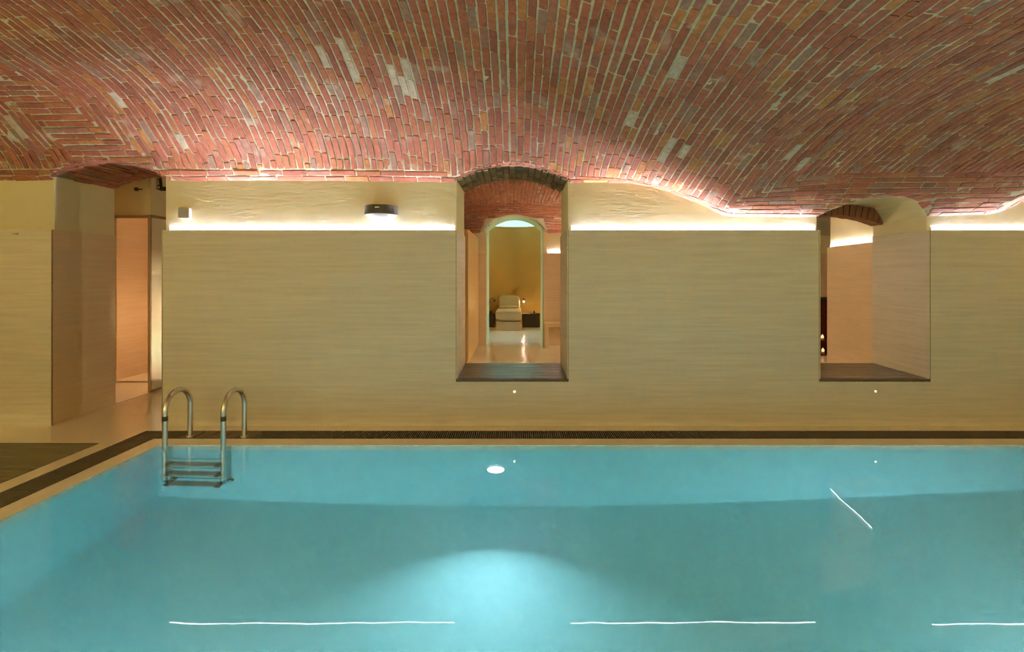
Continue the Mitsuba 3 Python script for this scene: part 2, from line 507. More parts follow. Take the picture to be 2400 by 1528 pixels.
def build_vault():
    C = thing('ceiling', 'low brick vault over the pool', None, kind='structure')
    # mortar bed: a fine skin below, a flat back above
    gx = np.concatenate([np.arange(X0, -5.8, 0.08), np.arange(-5.8, 6.5, 0.022), np.arange(6.5, X1 + 0.01, 0.08)])
    gy = np.concatenate([np.arange(Y0 - 0.05, 1.2, 0.08), np.arange(1.2, WALL_Y + 0.009, 0.022), [WALL_Y + 0.009]])
    A, B = np.meshgrid(gx, gy, indexing='ij')
    p3 = np.stack([A, B, A * 0], -1)
    off = (meshkit.fbm(p3 * 38, 3, 4) - 0.5) * 0.008 + (meshkit.fbm(p3 * 5, 2, 9) - 0.5) * 0.005
    v = vault_point(A, B, off)
    nx, ny = A.shape
    i = np.arange(nx * ny).reshape(nx, ny)
    f = np.stack([i[:-1, :-1], i[1:, :-1], i[1:, 1:], i[:-1, 1:]], -1).reshape(-1, 4)
    part(C, 'mortar', (v.reshape(-1, 3), f[:, ::-1]), 'mortar', True, label='pale uneven lime mortar between the bricks')
    part(C, 'backing', bx(X0 - 0.1, X1 + 0.1, Y0 - 0.1, WALL_Y, 3.62, 3.74), 'mortar')
    r = np.random.default_rng(3)
    cx, cy, ax, ay, al = [], [], [], [], []
    # courses of constant x
    xs = np.arange(-6.2, 6.9, 0.002)
    arc = np.concatenate([[0], np.cumsum(np.hypot(np.diff(xs), np.diff(z_at(np.stack([xs, xs * 0 + 3.3], 1)))))])
    bounds = np.interp(np.arange(0, arc[-1], 0.0655), arc, xs)
    ys = np.arange(0.7, WALL_Y + 0.008, 0.004)

    def runs(mask):
        e = np.flatnonzero(np.diff(np.concatenate([[0], mask.astype(int), [0]])))
        return list(zip(e[::2], e[1::2] - 1))

    def fill(t0, t1, lens, probs, glo, ghi):
        """Brick ends along a course from t1 down to t0; the last brick is cut to fit."""
        t, first, got = t1, True, []
        while t - t0 > 0.03:
            L = r.choice(lens, p=probs) * r.uniform(0.94, 1.05)
            if first:
                L, first = L * r.uniform(0.35, 1.0), False
            if t - L - t0 < 0.05:
                L = t - t0
            got.append((t - L, t))
            t -= L + r.uniform(glo, ghi)
        return got

    for k in range(len(bounds) - 1):
        x, dx = (bounds[k] + bounds[k + 1]) / 2, bounds[k + 1] - bounds[k]
        z = z_at(np.stack([ys * 0 + x, ys], 1))
        s = np.concatenate([[0], np.cumsum(np.hypot(np.diff(ys), np.diff(z)))])
        gap = r.uniform(0.0090, 0.0175) * 0.5
        xo = r.normal(0, 0.0010)
        inl = lun_at(np.stack([ys * 0 + x, ys], 1)) > 0.5
        free = zone(ys * 0 + x, ys) == 0
        for i0, i1 in runs(free & ~inl) + runs(free & inl):
            for ta, tb in fill(s[i0], s[i1], [0.235, 0.225, 0.17, 0.12], [0.45, 0.30, 0.16, 0.09], 0.004, 0.009):
                a, b = np.interp([ta, tb], s, ys)
                cx.append(x + xo); cy.append((a + b) / 2); ax.append(dx / 2 - gap * dx / 0.0655); ay.append((b - a) / 2); al.append(0)
    # courses of constant y
    ys2 = np.arange(3.6, WALL_Y + 0.008, 0.002)
    for xa, xb, xr in ((-6.0, -3.3, -4.2), (-3.5, 2.2, -1.5), (1.9, 6.6, 2.9)):
        z = PF[min(P, key=lambda q: abs(q - xr))](np.minimum(ys2, 5.11))
        s = np.concatenate([[0], np.cumsum(np.hypot(np.diff(ys2), np.diff(z)))])
        edges = np.interp(np.arange(s[-1], 0.1, -0.066), s, ys2)
        xl = np.arange(xa, xb, 0.004)
        for k in range(len(edges) - 1):
            y, dy = (edges[k] + edges[k + 1]) / 2, edges[k] - edges[k + 1]
            cover = (zone(xl, xl * 0 + y) == 1) & ((xl > -3.42) == (xr > -3.42)) & ((xl > 2.03) == (xr > 2.03))
            inl = lun_at(np.stack([xl, xl * 0 + y], 1)) > 0.5
            for i0, i1 in runs(cover & ~inl) + runs(cover & inl):
                for ta, tb in fill(xl[i0], xl[i1], [0.24, 0.23, 0.18, 0.12], [0.5, 0.25, 0.15, 0.1], 0.006, 0.011):
                    cx.append((ta + tb) / 2); cy.append(y); ax.append((tb - ta) / 2); ay.append(dy / 2 - dy * 0.085); al.append(1)
    cx, cy, ax, ay, al = map(np.array, (cx, cy, ax, ay, al))
    keep = (cx > -6.0) & (cx < 6.8) & (ay > 0.008) & (ax > 0.008)
    cx, cy, ax, ay, al = (q[keep] for q in (cx, cy, ax, ay, al))
    hgt = np.clip(r.normal(0.0060, 0.0020, len(cx)), 0.0022, 0.012)
    v, f = brick_arrays(vault_point, cx, cy, ax, ay, al == 0, hgt, 11)
    bad = (np.ptp(v[:, 8:16, 2], axis=1) > 0.30)
    v = v[~bad]
    add_bricks(C, v, f[:, ::-1], 'brick', 5, limed=LIMED)


build_vault()

# ------------------------------------------------------------------ the tiled wall with its doorway and two window openings
def arch_poly(c, half, spring, crown, z0, n=24):
    x = np.linspace(c + half, c - half, n)
    return Polygon([(c - half, z0), (c + half, z0)] + list(zip(x, arc_z(x, c, half, spring, crown))))


TOP = 3.62
W_BACK_Y = 5.86
w1_hole = arch_poly(**W1, z0=0.45)
door_hole = arch_poly(**DOOR, z0=-0.2)
xs = np.linspace(4.087, 2.992, 30)
w2_hole = Polygon([(2.992, 0.45), (4.087, 0.45)] + list(zip(xs, w2_z(np.clip(xs, 2.992, 4.087)))))
wall = sbox(X0, -0.1, X1, TOP).difference(unary_union([w1_hole, door_hole, w2_hole]))
WB = thing('wall_back', 'yellow plastered wall above the tiles', None, kind='structure')
part(WB, 'plaster', xz_prism(wall, WALL_Y, W_BACK_Y), 'plaster')
TZ = 1.93
tiles = sbox(-3.49, 0.0, X1, TZ).difference(unary_union([sbox(-0.594, 0.45, 0.514, 3), sbox(2.992, 0.45, 4.087, 3)]))
part(WB, 'tile_cladding', xz_prism(tiles, D, WALL_Y), 'tile', label='beige cladding of thin horizontal stone strips')
part(WB, 'pier_cladding', bx(X0, -4.60, D, WALL_Y, 0.0, TZ + 0.01), 'tile')
JT = 0.012                                # the cladding that lines the openings
part(WB, 'jamb_cladding', bx(-4.60 - 0.001, -4.60 + JT, D, W_BACK_Y, 0.0, TZ + 0.01), 'warm_tile')
part(WB, 'jamb_cladding', bx(-3.49 - JT, -3.49, D, W_BACK_Y, 0.0, TZ), 'tile')
for a, s in ((-0.596, 1), (0.516, -1), (2.992, 1), (4.087, -1)):
    x = sorted((a, a + s * JT))
    part(WB, 'jamb_cladding', bx(x[0], x[1], D, W_BACK_Y, 0.46, TZ), 'tile')
for x in (-4.60 + JT, -3.49 - JT / 2, -0.594, 0.514, 2.992, 4.087):
    lo = 0.0 if x < -2 else 0.44
    numbered('trim')
    part(f'trim_{used["trim"] + 1}', 'edge_profile', bx(x - 0.003, x + 0.003, D - 0.003, D + 0.008, lo, TZ + 0.004), 'trim_metal')
for k in range(1, used['trim'] + 2):
    labels[f'trim_{k}'] = {'kind': 'structure', 'label': 'thin metal profile on a tiled corner'}


def boards(key, x0, x1, y0, y1, z0, z1, n):
    w = (y1 - y0) / n
    for k in range(n):
        a = y0 + k * w
        t0, t1 = z0 + (z1 - z0) * k / n, z0 + (z1 - z0) * (k + 1) / n
        m = cbx(x0, x1, a, a + w - 0.009, t0 - 0.028, t0, 0.0025)
        m.apply_transform(trimesh.transformations.rotation_matrix(math.atan2(t1 - t0, w), (1, 0, 0), (0, a, t0)))
        part(key, 'sill_board', m, 'dark_wood')


for k, (x0, x1) in ((1, (-0.594, 0.514)), (2, (2.992, 4.087))):
    W = f'window_{k}'
    labels[W] = {'kind': 'structure', 'label': 'arched unglazed window opening with a dark slatted wooden sill'}
    part(W, 'sill_bed', bx(x0, x1, D + 0.01, W_BACK_Y, 0.40, 0.432), 'black')
    part(W, 'sill_nosing', cbx(x0 - 0.002, x1 + 0.002, D - 0.006, D + 0.03, 0.436, 0.464, 0.003), 'dark_wood')
    boards(W, x0 + JT, x1 - JT, D + 0.032, W_BACK_Y, 0.466, 0.482, 6)


def soffit(parent, w, y0, y1, across, deep, bsdf, mort, seed, hgt=(0.010, 0.004)):
    """Bricks on the underside of an arched opening, in rings, one brick and one mortar bed after the other."""
    R0 = (w['half'] ** 2 + (w['crown'] - w['spring']) ** 2) / (2 * (w['crown'] - w['spring']))
    zc, am = w['crown'] - R0, math.asin(w['half'] / R0)

    def fn(x, y, off):                     # x = arc length from the crown
        a = x / R0
        rr = R0 - off
        return np.stack([w['c'] + rr * np.sin(a), y, zc + rr * np.cos(a)], -1)
    L = R0 * am
    a, b = np.meshgrid(np.linspace(-L, L, 40), np.linspace(y0, y1, 30), indexing='ij')
    off = (meshkit.fbm(np.stack([a, b, a * 0], -1) * 40, 3, seed) - 0.5) * 0.012 + 0.004
    i = np.arange(a.size).reshape(a.shape)
    f = np.stack([i[:-1, :-1], i[1:, :-1], i[1:, 1:], i[:-1, 1:]], -1).reshape(-1, 4)
    part(parent, 'soffit_mortar', (fn(a, b, off).reshape(-1, 3), f[:, ::-1]), mort, True)
    r = np.random.default_rng(seed)
    cx, cy, ax, ay = [], [], [], []
    pa, pd = 2 * L / across, (y1 - y0) / deep
    for q in range(across):
        sh = r.uniform(-0.3, 0.3) * pd
        for k in range(-1, deep + 1):
            lo, hi = max(y0, y0 + k * pd + sh), min(y1, y0 + (k + 1) * pd + sh)
            if hi - lo > 0.05:
                cx.append(-L + (q + 0.5) * pa); cy.append((lo + hi) / 2); ax.append(pa / 2 - 0.007); ay.append((hi - lo) / 2 - 0.005)
    cx, cy, ax, ay = map(np.array, (cx, cy, ax, ay))
    v, f = brick_arrays(fn, cx, cy, ax, ay, True, np.clip(r.normal(hgt[0], hgt[1], len(cx)), 0.003, 0.03), seed + 1)
    add_bricks(parent, v, f[:, ::-1], bsdf, seed + 2)


soffit('window_1', W1, D, W_BACK_Y, 17, 4, 'old_brick', 'old_mortar', 21, (0.016, 0.008))
labels['door_1'] = {'kind': 'structure', 'label': 'open doorway under a flat brick arch beside the pool ladder'}
soffit('door_1', DOOR, D, W_BACK_Y, 15, 4, 'brick', 'old_mortar', 31, (0.016, 0.008))

# the inner wall of window 2 with its own lower brick arch
R2 = dict(c=3.54, half=0.547, spring=2.05, crown=2.158)
inner = arch_poly(R2['c'], 0.56, 2.04, 2.30, 2.02)
hole2 = arch_poly(**R2, z0=2.0)
slab = sbox(2.98, 2.03, 4.10, 2.5).difference(unary_union([hole2]))
part('window_2', 'inner_wall', xz_prism(slab, 5.735, W_BACK_Y + 0.02), 'plaster')
R0 = (R2['half'] ** 2 + (R2['crown'] - R2['spring']) ** 2) / (2 * (R2['crown'] - R2['spring']))
zc, am = R2['crown'] - R0, math.asin(R2['half'] / R0)
for k in range(17):
    a0, a1 = -am + 2 * am * k / 17, -am + 2 * am * (k + 1) / 17
    da = 0.004 / R0
    rin, rout = R0 - 0.004 + random.uniform(-0.006, 0.004), R0 + 0.135 + random.uniform(-0.012, 0.006)
    q = [(R2['c'] + rr * math.sin(a), zc + rr * math.cos(a)) for rr, a in ((rin, a0 + da), (rin, a1 - da), (rout, a1 - da), (rout, a0 + da))]
    part('window_2', 'brick', xz_prism(Polygon(q), 5.70 + random.uniform(-0.006, 0.006), W_BACK_Y + 0.03), 'old_arch_brick')
mat('old_arch_brick', two(bump(pr((0.17, 0.075, 0.040), 0.9, specular=0.15), brick_h, 0.004)))
part('window_2', 'soffit_plaster', xz_prism(Polygon(list(zip(xs, w2_z(np.clip(xs, 2.992, 4.087)) - 0.004)) + [(2.98, 2.5), (4.1, 2.5)]), WALL_Y + 0.02, W_BACK_Y), 'plaster')

# ------------------------------------------------------------------ the other walls of the pool hall
def plain_wall(key, label, x0, x1, y0, y1, axis, tile_face, z1=TOP):
    labels[key] = {'kind': 'structure', 'label': label}
    part(key, 'plaster', bx(x0, x1, y0, y1, -0.1, z1), 'plaster')
    part(key, 'tile_cladding', bx(*tile_face, 0.0, TZ), 'tile')


plain_wall('wall_front', 'wall behind the eye', X0 - 0.2, X1 + 0.2, Y0 - 0.25, Y0, 'y', (X0, X1, Y0, Y0 + 0.045))
plain_wall('wall_left', 'left wall of the pool hall', X0 - 0.2, X0, Y0, WALL_Y, 'x', (X0, X0 + 0.045, Y0, D))
plain_wall('wall_right', 'right wall of the pool hall', X1, X1 + 0.2, Y0, WALL_Y, 'x', (X1 - 0.045, X1, Y0, D))


def led(x0, x1, y0, y1, z, rgb, label, w=1.0, front=0, opal=1.0):
    """A strip light on a ledge at height z: an open profile that shines upwards; front = -1 or 1 gives it an opal face towards -y or +y."""
    k = thing('led_strip_light', label, 'light strip', 'linear lights on the tile ledges')
    h = 0.040 if front else 0.010
    part(k, 'channel', bx(x0, x1, y0 + 0.0012, y1, z, z + h - 0.008), 'white_plastic')
    if front < 0:
        part(k, 'lip', bx(x0, x1, y0 + 0.0002, y0 + 0.0010, z, z + h - 0.002), 'white_plastic')  # added lip that cuts the low rays towards the vault
    key = numbered(f'{k}__lens')
    scene[key] = mikit.ply(rect_up(x0 + 0.004, x1 - 0.004, y0 + 0.0012, y1 - 0.0004, z + h - 0.006), 'white_plastic', emitter=emit(rgb, w))
    if front:
        y = y0 if front < 0 else y1
        v = np.array([[x0, y, z], [x1, y, z], [x1, y, z + h - 0.002], [x0, y, z + h - 0.002]])
        f = np.array([[0, 1, 2], [0, 2, 3]])
        key = numbered(f'{k}__diffuser')
        scene[key] = mikit.ply((v, f if front < 0 else f[:, ::-1]), 'white_plastic', emitter=emit(OPAL * opal, 0.5))


led(-3.45, -0.61, WALL_Y - 0.0065, WALL_Y - 0.0005, TZ + 0.001, LED_COLD, 'glowing strip light on the tile ledge under the dark wall speaker', 3, -1)
led(0.545, 2.975, WALL_Y - 0.0065, WALL_Y - 0.0005, TZ + 0.001, LED_COLD, 'glowing strip light on the tile ledge between the two window openings', 3, -1)
led(4.13, X1 - 0.05, WALL_Y - 0.0065, WALL_Y - 0.0005, TZ + 0.001, LED_COLD, 'glowing strip light on the tile ledge right of the right opening', 2, -1)
led(X0 + 0.1, X1 - 0.1, Y0, Y0 + 0.028, TZ + 0.001, LED_BACK, 'assumed unseen strip light on the ledge of the wall behind the eye', 2)  # assumed strip out of view, tuned to warm vault and tiles
for nth, x in (('leftmost', -6.2), ('second from the left', -3.1), ('middle', 0.0), ('second from the right', 3.1), ('rightmost', 6.2)):  # fill lamps added out of view to brighten the tiled wall
    k = thing('added_wall_lamp', f'added unseen hooded fill lamp on the wall behind the eye, {nth} of the five', 'added wall lamp', 'added fill lamps on the wall behind the eye')
    tilt = trimesh.transformations.rotation_matrix(-0.20, (1, 0, 0), (x, Y0 + 0.06, 1.78))
    m = cbx(x - 0.72, x + 0.72, Y0 + 0.01, Y0 + 0.15, 1.68, 1.88, 0.006)
    m.apply_transform(tilt)
    part(k, 'housing', m, 'lamp_black')
    q = np.array([[x - 0.70, Y0 + 0.152, 1.70], [x - 0.70, Y0 + 0.152, 1.86], [x + 0.70, Y0 + 0.152, 1.86], [x + 0.70, Y0 + 0.152, 1.70]])
    q = trimesh.transformations.transform_points(q, tilt)
    key = numbered(f'{k}__diffuser')
    scene[key] = mikit.ply((q, np.array([[0, 1, 2], [0, 2, 3]])), 'white_plastic', emitter=emit(FILL_BACK * (0.38 if x < -5 else 0.25 if x < -1 else 0.2), 2))
led(X0, X0 + 0.028, 0.0, D - 0.2, TZ + 0.001, LED_SIDE, 'assumed unseen strip light on the ledge of the left wall', 1.5)  # side wall strips are assumed, out of view
led(X1 - 0.028, X1, 0.0, D - 0.2, TZ + 0.001, LED_SIDE, 'assumed unseen strip light on the ledge of the right wall', 1.5)

# ------------------------------------------------------------------ floor, pool, grates
PX0, PX1, PY0, PY1 = -3.14, X1 - 0.6, 0.35, 4.489      # water
GW = 0.243
pool = sbox(PX0, PY0, PX1, PY1)
ring = sbox(PX0 - 0.16, PY0 - 0.16, PX1 + 0.16, PY1 + 0.172)
gutter = sbox(PX0 - 0.16 - GW, PY0 - 0.16 - GW, PX1 + 0.16 + GW, PY1 + 0.172 + GW)
matr = sbox(X0 + 0.6, 1.0, -3.69, 4.557)
hall = sbox(X0, Y0, X1, W_BACK_Y + 0.02)
labels['floor'] = {'kind': 'structure', 'label': 'glossy cream resin floor'}
part('floor', 'deck', xy_prism(hall.difference(unary_union([gutter, matr])), -0.08, 0.0), 'resin_floor')
part('floor', 'gutter_bed', xy_prism(gutter.difference(ring), -0.12, -0.075), 'black')
part('floor', 'mat_well', xy_prism(matr, -0.08, -0.03), 'black')
part('floor', 'lounge_floor', bx(X0, X1, W_BACK_Y + 0.02, 17.5, -0.08, 0.0), 'resin_floor')
SP = thing('swimming_pool', 'indoor pool of turquoise water with a flush cream rim', 'pool')
part(SP, 'rim', xy_prism(ring.difference(pool), -0.12, 0.0), 'coping', label='cream stone rim')
DEEP = -1.25
basin = [bx(PX0 - 0.1, PX1 + 0.1, PY0 - 0.1, PY1 + 0.1, DEEP - 0.1, DEEP), bx(PX0 - 0.1, PX0, PY0 - 0.1, PY1 + 0.1, DEEP, -0.02), bx(PX1, PX1 + 0.1, PY0 - 0.1, PY1 + 0.1, DEEP, -0.02),
         bx(PX0, PX1, PY1, PY1 + 0.1, DEEP, -0.02), bx(PX0, PX1, PY0 - 0.1, PY0, DEEP, -0.02)]
part(SP, 'basin', cat(basin), 'pool_liner', label='basin tinted turquoise for the water')
wx, wy = np.arange(PX0 - 0.002, PX1 + 0.03, 0.035), np.linspace(PY0 - 0.002, PY1 + 0.002, 130)
wx[-1] = PX1 + 0.002
A, B = np.meshgrid(wx, wy, indexing='ij')
q = np.stack([A, B, A * 0], -1)
H = 0.0006 * (meshkit.fbm(q * [2.2, 3.4, 1], 2, 5) - 0.5) + 0.00018 * (meshkit.fbm(q * [9, 14, 1], 2, 6) - 0.5)
i = np.arange(A.size).reshape(A.shape)
wf = np.stack([i[:-1, :-1], i[1:, :-1], i[1:, 1:], i[:-1, 1:]], -1).reshape(-1, 4)
solo('pool_water', (np.stack([A, B, H - 0.006], -1).reshape(-1, 3), wf), 'water', 'still clear turquoise water filling the pool to its rim', 'water', smooth=True, kind='stuff',
     interior={'type': 'homogeneous', 'albedo': {'type': 'rgb', 'value': [0.45, 0.85, 0.90]}, 'sigma_t': {'type': 'rgb', 'value': [0.055, 0.035, 0.035]}})

G = thing('gutter_grate', 'dark slatted overflow grate running along the left side of the pool', 'grate')
gx0, gx1 = PX0 - 0.16 - GW, PX0 - 0.16
for x in (gx0 + 0.006, gx1 - 0.006):
    part(G, 'edge_bar', bx(x - 0.005, x + 0.005, 0.2, PY1 + 0.172 + GW, -0.028, -0.002), 'dark_grate')
ys = np.arange(PY1 + 0.172 + GW - 0.012, 0.25, -0.0195)
for y in ys[:290]:
    part(G, 'slat', bx(gx0 + 0.011, gx1 - 0.011, y - 0.0052, y + 0.0045, -0.026, -0.001), 'dark_grate')
G = thing('gutter_grate', 'dark slatted overflow grate along the foot of the tiled wall', 'grate')
gy0, gy1 = PY1 + 0.172, PY1 + 0.172 + GW
for y in (gy0 + 0.006, gy1 - 0.006):
    part(G, 'edge_bar', bx(gx1, PX1 + 0.16, y - 0.005, y + 0.005, -0.028, -0.002), 'dark_grate')
sx = np.concatenate([np.arange(-3.28, -3.10, 0.0195), np.arange(-2.42, PX1 + 0.1, 0.0195)])
part(G, 'slats', cat(bx(x - 0.0062, x + 0.0045, gy0 + 0.011, gy1 - 0.011, -0.026, -0.001) for x in sx), 'dark_grate', kind='stuff')
CP = thing('cover_plate', 'four dark plates in the wall side grate carrying the feet of the pool ladder', 'plate')
for k in range(5):
    a = -3.095 + k * 0.135
    part(CP, 'plate', cbx(a + 0.004, a + 0.131, gy0 + 0.012, gy1 - 0.012, -0.028, 0.0, 0.002), 'grate_plate')

M_ = thing('floor_mat', 'dark brown ribbed mat let into the floor left of the pool', 'mat')
part(M_, 'base', bx(X0 + 0.61, -3.70, 1.01, 4.547, -0.03, -0.012), 'black')
for k, y in enumerate(np.arange(4.525, 1.05, -0.048)):
    part(M_, 'slat', cbx(X0 + 0.615, -3.703, y - 0.0215, y + 0.0215, -0.012, 0.0, 0.003), 'ribbed_mat')

# ------------------------------------------------------------------ ladder
LD = thing('pool_ladder', 'polished steel pool ladder with two arched handrails in the far left pool corner', 'ladder')
yf, yb, zt, rr = 4.372, 4.712, 0.302, 0.17
for lx in (-3.0, -2.501):
    arch = [(lx, yb, 0.0), (lx, yb, 0.12)] + [(lx, (yf + yb) / 2 + rr * math.cos(t), zt + rr * math.sin(t)) for t in np.linspace(0, math.pi, 26)] + [(lx, yf, 0.27)]
    r_ = part(LD, 'handrail', tube(arch, 0.0215, 20), 'steel', 40)
    low = [(lx, yf, 0.25), (lx, yf, -0.2), (lx, yf, -0.74)] + [(lx, yf + 0.11 * (1 - math.cos(t)), -0.74 - 0.11 * math.sin(t)) for t in np.linspace(0.1, math.pi / 2, 8)]
    part(LD, 'lower_rail', tube(low, 0.0215, 20), 'steel', 40)
    part(LD, 'joint_collar', tube([(lx, yf, 0.245), (lx, yf, 0.285)], 0.0232, 20), 'dark_metal', 40, label='dark joint collar')
    part(LD, 'foot_flange', trimesh.creation.cylinder(0.036, 0.012, sections=28, transform=trimesh.transformations.translation_matrix((lx, yb, 0.006))), 'steel', 30)
    part(LD, 'rubber_foot', trimesh.creation.cylinder(0.027, 0.02, sections=20, transform=trimesh.transformations.translation_matrix((lx, PY1 - 0.011, -0.85)) @ trimesh.transformations.rotation_matrix(math.pi / 2, (1, 0, 0))), 'black', 30)
for z in (-0.373, -0.597, -0.823):
    s_ = part(LD, 'step', cbx(-3.0 + 0.02, -2.501 - 0.02, yf - 0.04, yf + 0.045, z - 0.012, z + 0.012, 0.004), 'step_metal')
    for x in (-2.965, -2.536):
        part(s_, 'end_bracket', cbx(x - 0.022, x + 0.022, yf - 0.046, yf + 0.05, z - 0.022, z + 0.014, 0.005), 'dark_metal')

# ------------------------------------------------------------------ lights in the pool and on the wall
def pool_lamp(c, n, power, label, down=0.02):
    k = thing('pool_light', label, 'pool light')
    c, n = np.array(c, float), np.array(n, float)
    ang = np.linspace(0, 2 * np.pi, 33)
    u = np.cross(n, [0, 0, 1.0]); u /= np.linalg.norm(u); w = np.cross(n, u)
    part(k, 'ring', tube(c + n * 0.012 + 0.080 * (np.cos(ang)[:, None] * u + np.sin(ang)[:, None] * w), 0.009, 10, False), 'steel', 40)
    key = numbered(f'{k}__lens')
    dome = trimesh.creation.icosphere(subdivisions=3, radius=0.072)
    dv_ = np.array(dome.vertices)
    dv_[:, 1] *= 0.55
    scene[key] = mikit.ply(trimesh.Trimesh(dv_ + c + n * 0.004, dome.faces, process=False), 'white_plastic', True, emitter=emit(POOL_BEAM * 14, 0.3))
    scene['beam_' + k] = {'type': 'spot', 'cutoff_angle': 53.0, 'beam_width': 12.0, 'intensity': {'type': 'rgb', 'value': [float(x) for x in POOL_BEAM * power]}, 'sampling_weight': 1.5,
                          'to_world': T().look_at(origin=list(c + n * 0.06), target=list(c + n * 1.0 + np.array([0, 0, -down])), up=[0, 0, 1])}


pool_lamp((-0.18, PY1, -0.548), (0, -1, 0), 7.2, 'round white underwater lamp shining below the middle opening')
pool_lamp((-1.9, PY0, -0.55), (0, 1, 0), 9.0, 'added unseen underwater lamp in the near wall of the pool, left one', 0.45)  # near wall lamps added out of view to light the basin
pool_lamp((3.0, PY0, -0.55), (0, 1, 0), 13.5, 'added unseen underwater lamp in the near wall of the pool, right one', 0.45)

for x, lab in ((-0.017, 'tiny glowing orange spot lamp in the tiles below the middle opening'), (3.545, 'tiny glowing orange spot lamp in the tiles below the right opening')):
    k = thing('wall_spot_light', lab, 'spot light')
    z = 0.338 if x < 1 else 0.342
    ang = np.linspace(0, 2 * np.pi, 25)
    part(k, 'bezel', tube(np.stack([x + 0.012 * np.cos(ang), ang * 0 + D - 0.003, z + 0.012 * np.sin(ang)], 1), 0.003, 8, False), 'steel', 40)
    key = numbered(f'{k}__lens')
    scene[key] = mikit.ply(disc((x, D - 0.004, z), (0, -1, 0), 0.0105), 'white_plastic', emitter=emit((11, 4.6, 2.0), 0.2))

# ------------------------------------------------------------------ small things on the wall
S = thing('wall_speaker', 'dark grey bow fronted wall unit with a pale underside above the strip light', 'speaker')
th = np.linspace(0, math.pi, 25)
plan = np.stack([-1.338 + 0.156 * np.cos(th), WALL_Y - 0.195 * np.sin(th) ** 0.8], 1)


def bow(z0, z1, g0, g1, reach0, reach1):
    out = []
    for z, g, k in ((z0, g0, reach0), (z1, g1, reach1)):
        out += [(-1.338 + (x + 1.338) * g, WALL_Y - (WALL_Y - y) * k, z) for x, y in plan]
    return trimesh.convex.convex_hull(np.array(out))


part(S, 'body', bow(2.082, 2.170, 1.03, 0.985, 1.03, 0.98), 'speaker_body', 30)
part(S, 'base', bow(2.033, 2.081, 0.62, 0.985, 0.40, 0.985), 'speaker_base', 30, label='pale blue white underside')
part(S, 'badge', bx(-1.353, -1.309, WALL_Y - 0.204, WALL_Y - 0.19, 2.136, 2.142), 'steel', label='small bright badge')
B_ = thing('wall_box', 'small square grey box on the plaster above the strip light by the doorway', 'box')
part(B_, 'back_plate', bx(-3.335, -3.235, WALL_Y - 0.012, WALL_Y, 2.055, 2.15), 'white_plastic')
part(B_, 'cover', cbx(-3.34, -3.23, WALL_Y - 0.05, WALL_Y - 0.012, 2.05, 2.155, 0.004), 'grey_plastic')
K = thing('wall_hook', 'small round chrome peg high on the tiled pier at the left edge', 'hook')
part(K, 'rose', tube([(-4.925, D, 1.896), (-4.925, D - 0.006, 1.896)], 0.012, 16), 'steel', 30)
part(K, 'peg', tube([(-4.925, D - 0.004, 1.896), (-4.925, D - 0.045, 1.896), (-4.925, D - 0.052, 1.896)], [0.007, 0.007, 0.010], 14), 'steel', 30)

# ------------------------------------------------------------------ behind the doorway: alcove and cabin
CY = 7.10
labels['wall_cabin'] = {'kind': 'structure', 'label': 'orange lit cabin walls behind the doorway'}
part('wall_cabin', 'header', bx(-6.4, -4.62, CY, CY + 0.1, 2.31, 3.2), 'plaster')
part('wall_cabin', 'side_upper', bx(-4.72, -4.62, 6.47, 9.6, 2.25, 3.2), 'plaster')
part('wall_cabin', 'left_face', bx(-5.80, -5.62, CY + 0.1, 9.6, 0.0, 2.4), 'warm_tile')
part('wall_cabin', 'end_face', bx(-5.8, -4.6, 8.05, 8.2, 0.0, 2.4), 'warm_tile')
part('wall_cabin', 'corner_post', bx(-5.62, -5.50, 7.86, 8.05, 0.0, 2.4), 'warm_tile')
part('wall_cabin', 'lid', bx(-6.4, -4.6, CY, 9.6, 2.4, 2.5), 'plaster')
part('wall_cabin', 'alcove_left', bx(-6.5, -6.4, W_BACK_Y, CY + 0.1, 0.0, 3.2), 'warm_tile')
part('wall_cabin', 'alcove_panel', bx(-6.4, -5.80, CY + 0.02, CY + 0.1, 0.0, 2.31), 'warm_tile')
part('wall_cabin', 'frame_head', bx(-6.4, -4.60, CY - 0.02, CY + 0.04, 2.275, 2.31), 'bronze_frame')
part('wall_cabin', 'threshold', bx(-5.8, -4.66, CY - 0.015, CY + 0.03, 0.0, 0.012), 'bronze_frame')
part('wall_cabin', 'floor_joint', bx(-4.625, -4.615, W_BACK_Y, 6.47, 0.0, 0.0025), 'bronze_frame')
DP = thing('partition_panel', 'cream panel in a bronze frame behind the doorway, lit from below', 'panel')
part(DP, 'leaf', bx(-4.655, -4.635, 6.50, 9.5, 0.03, 2.215), 'cream_panel')
part(DP, 'post', cbx(-4.662, -4.626, 6.475, 6.50, 0.0, 2.245, 0.003), 'bronze_frame')
part(DP, 'rail', bx(-4.662, -4.626, 6.50, 9.5, 2.215, 2.245), 'bronze_frame')
part(DP, 'rail', bx(-4.662, -4.626, 6.50, 9.5, 0.0, 0.03), 'bronze_frame')
H_ = thing('pipe_hanger', 'dark metal pipe and thin rod fixed high in the doorway passage', 'pipe')
hy = 6.6
hx = lambda px: (px - VPX) / F * hy
hz = lambda py: EYE - (py - VPY) / F * hy
part(H_, 'rod', tube([(hx(319), hy, hz(443.5)), (hx(373), hy, hz(443.5))], 0.0075, 12), 'dark_metal', 40)
part(H_, 'end_cap', tube([(hx(319.5) - 0.012, hy, hz(443.5)), (hx(319.5) + 0.012, hy, hz(443.5))], 0.024, 16), 'dark_metal', 40)
part(H_, 'pipe', tube([(hx(374), hy, hz(395)), (hx(377.5), hy, hz(440))], 0.017, 14), 'dark_metal', 40)
ang = np.linspace(0, 2 * np.pi, 25)
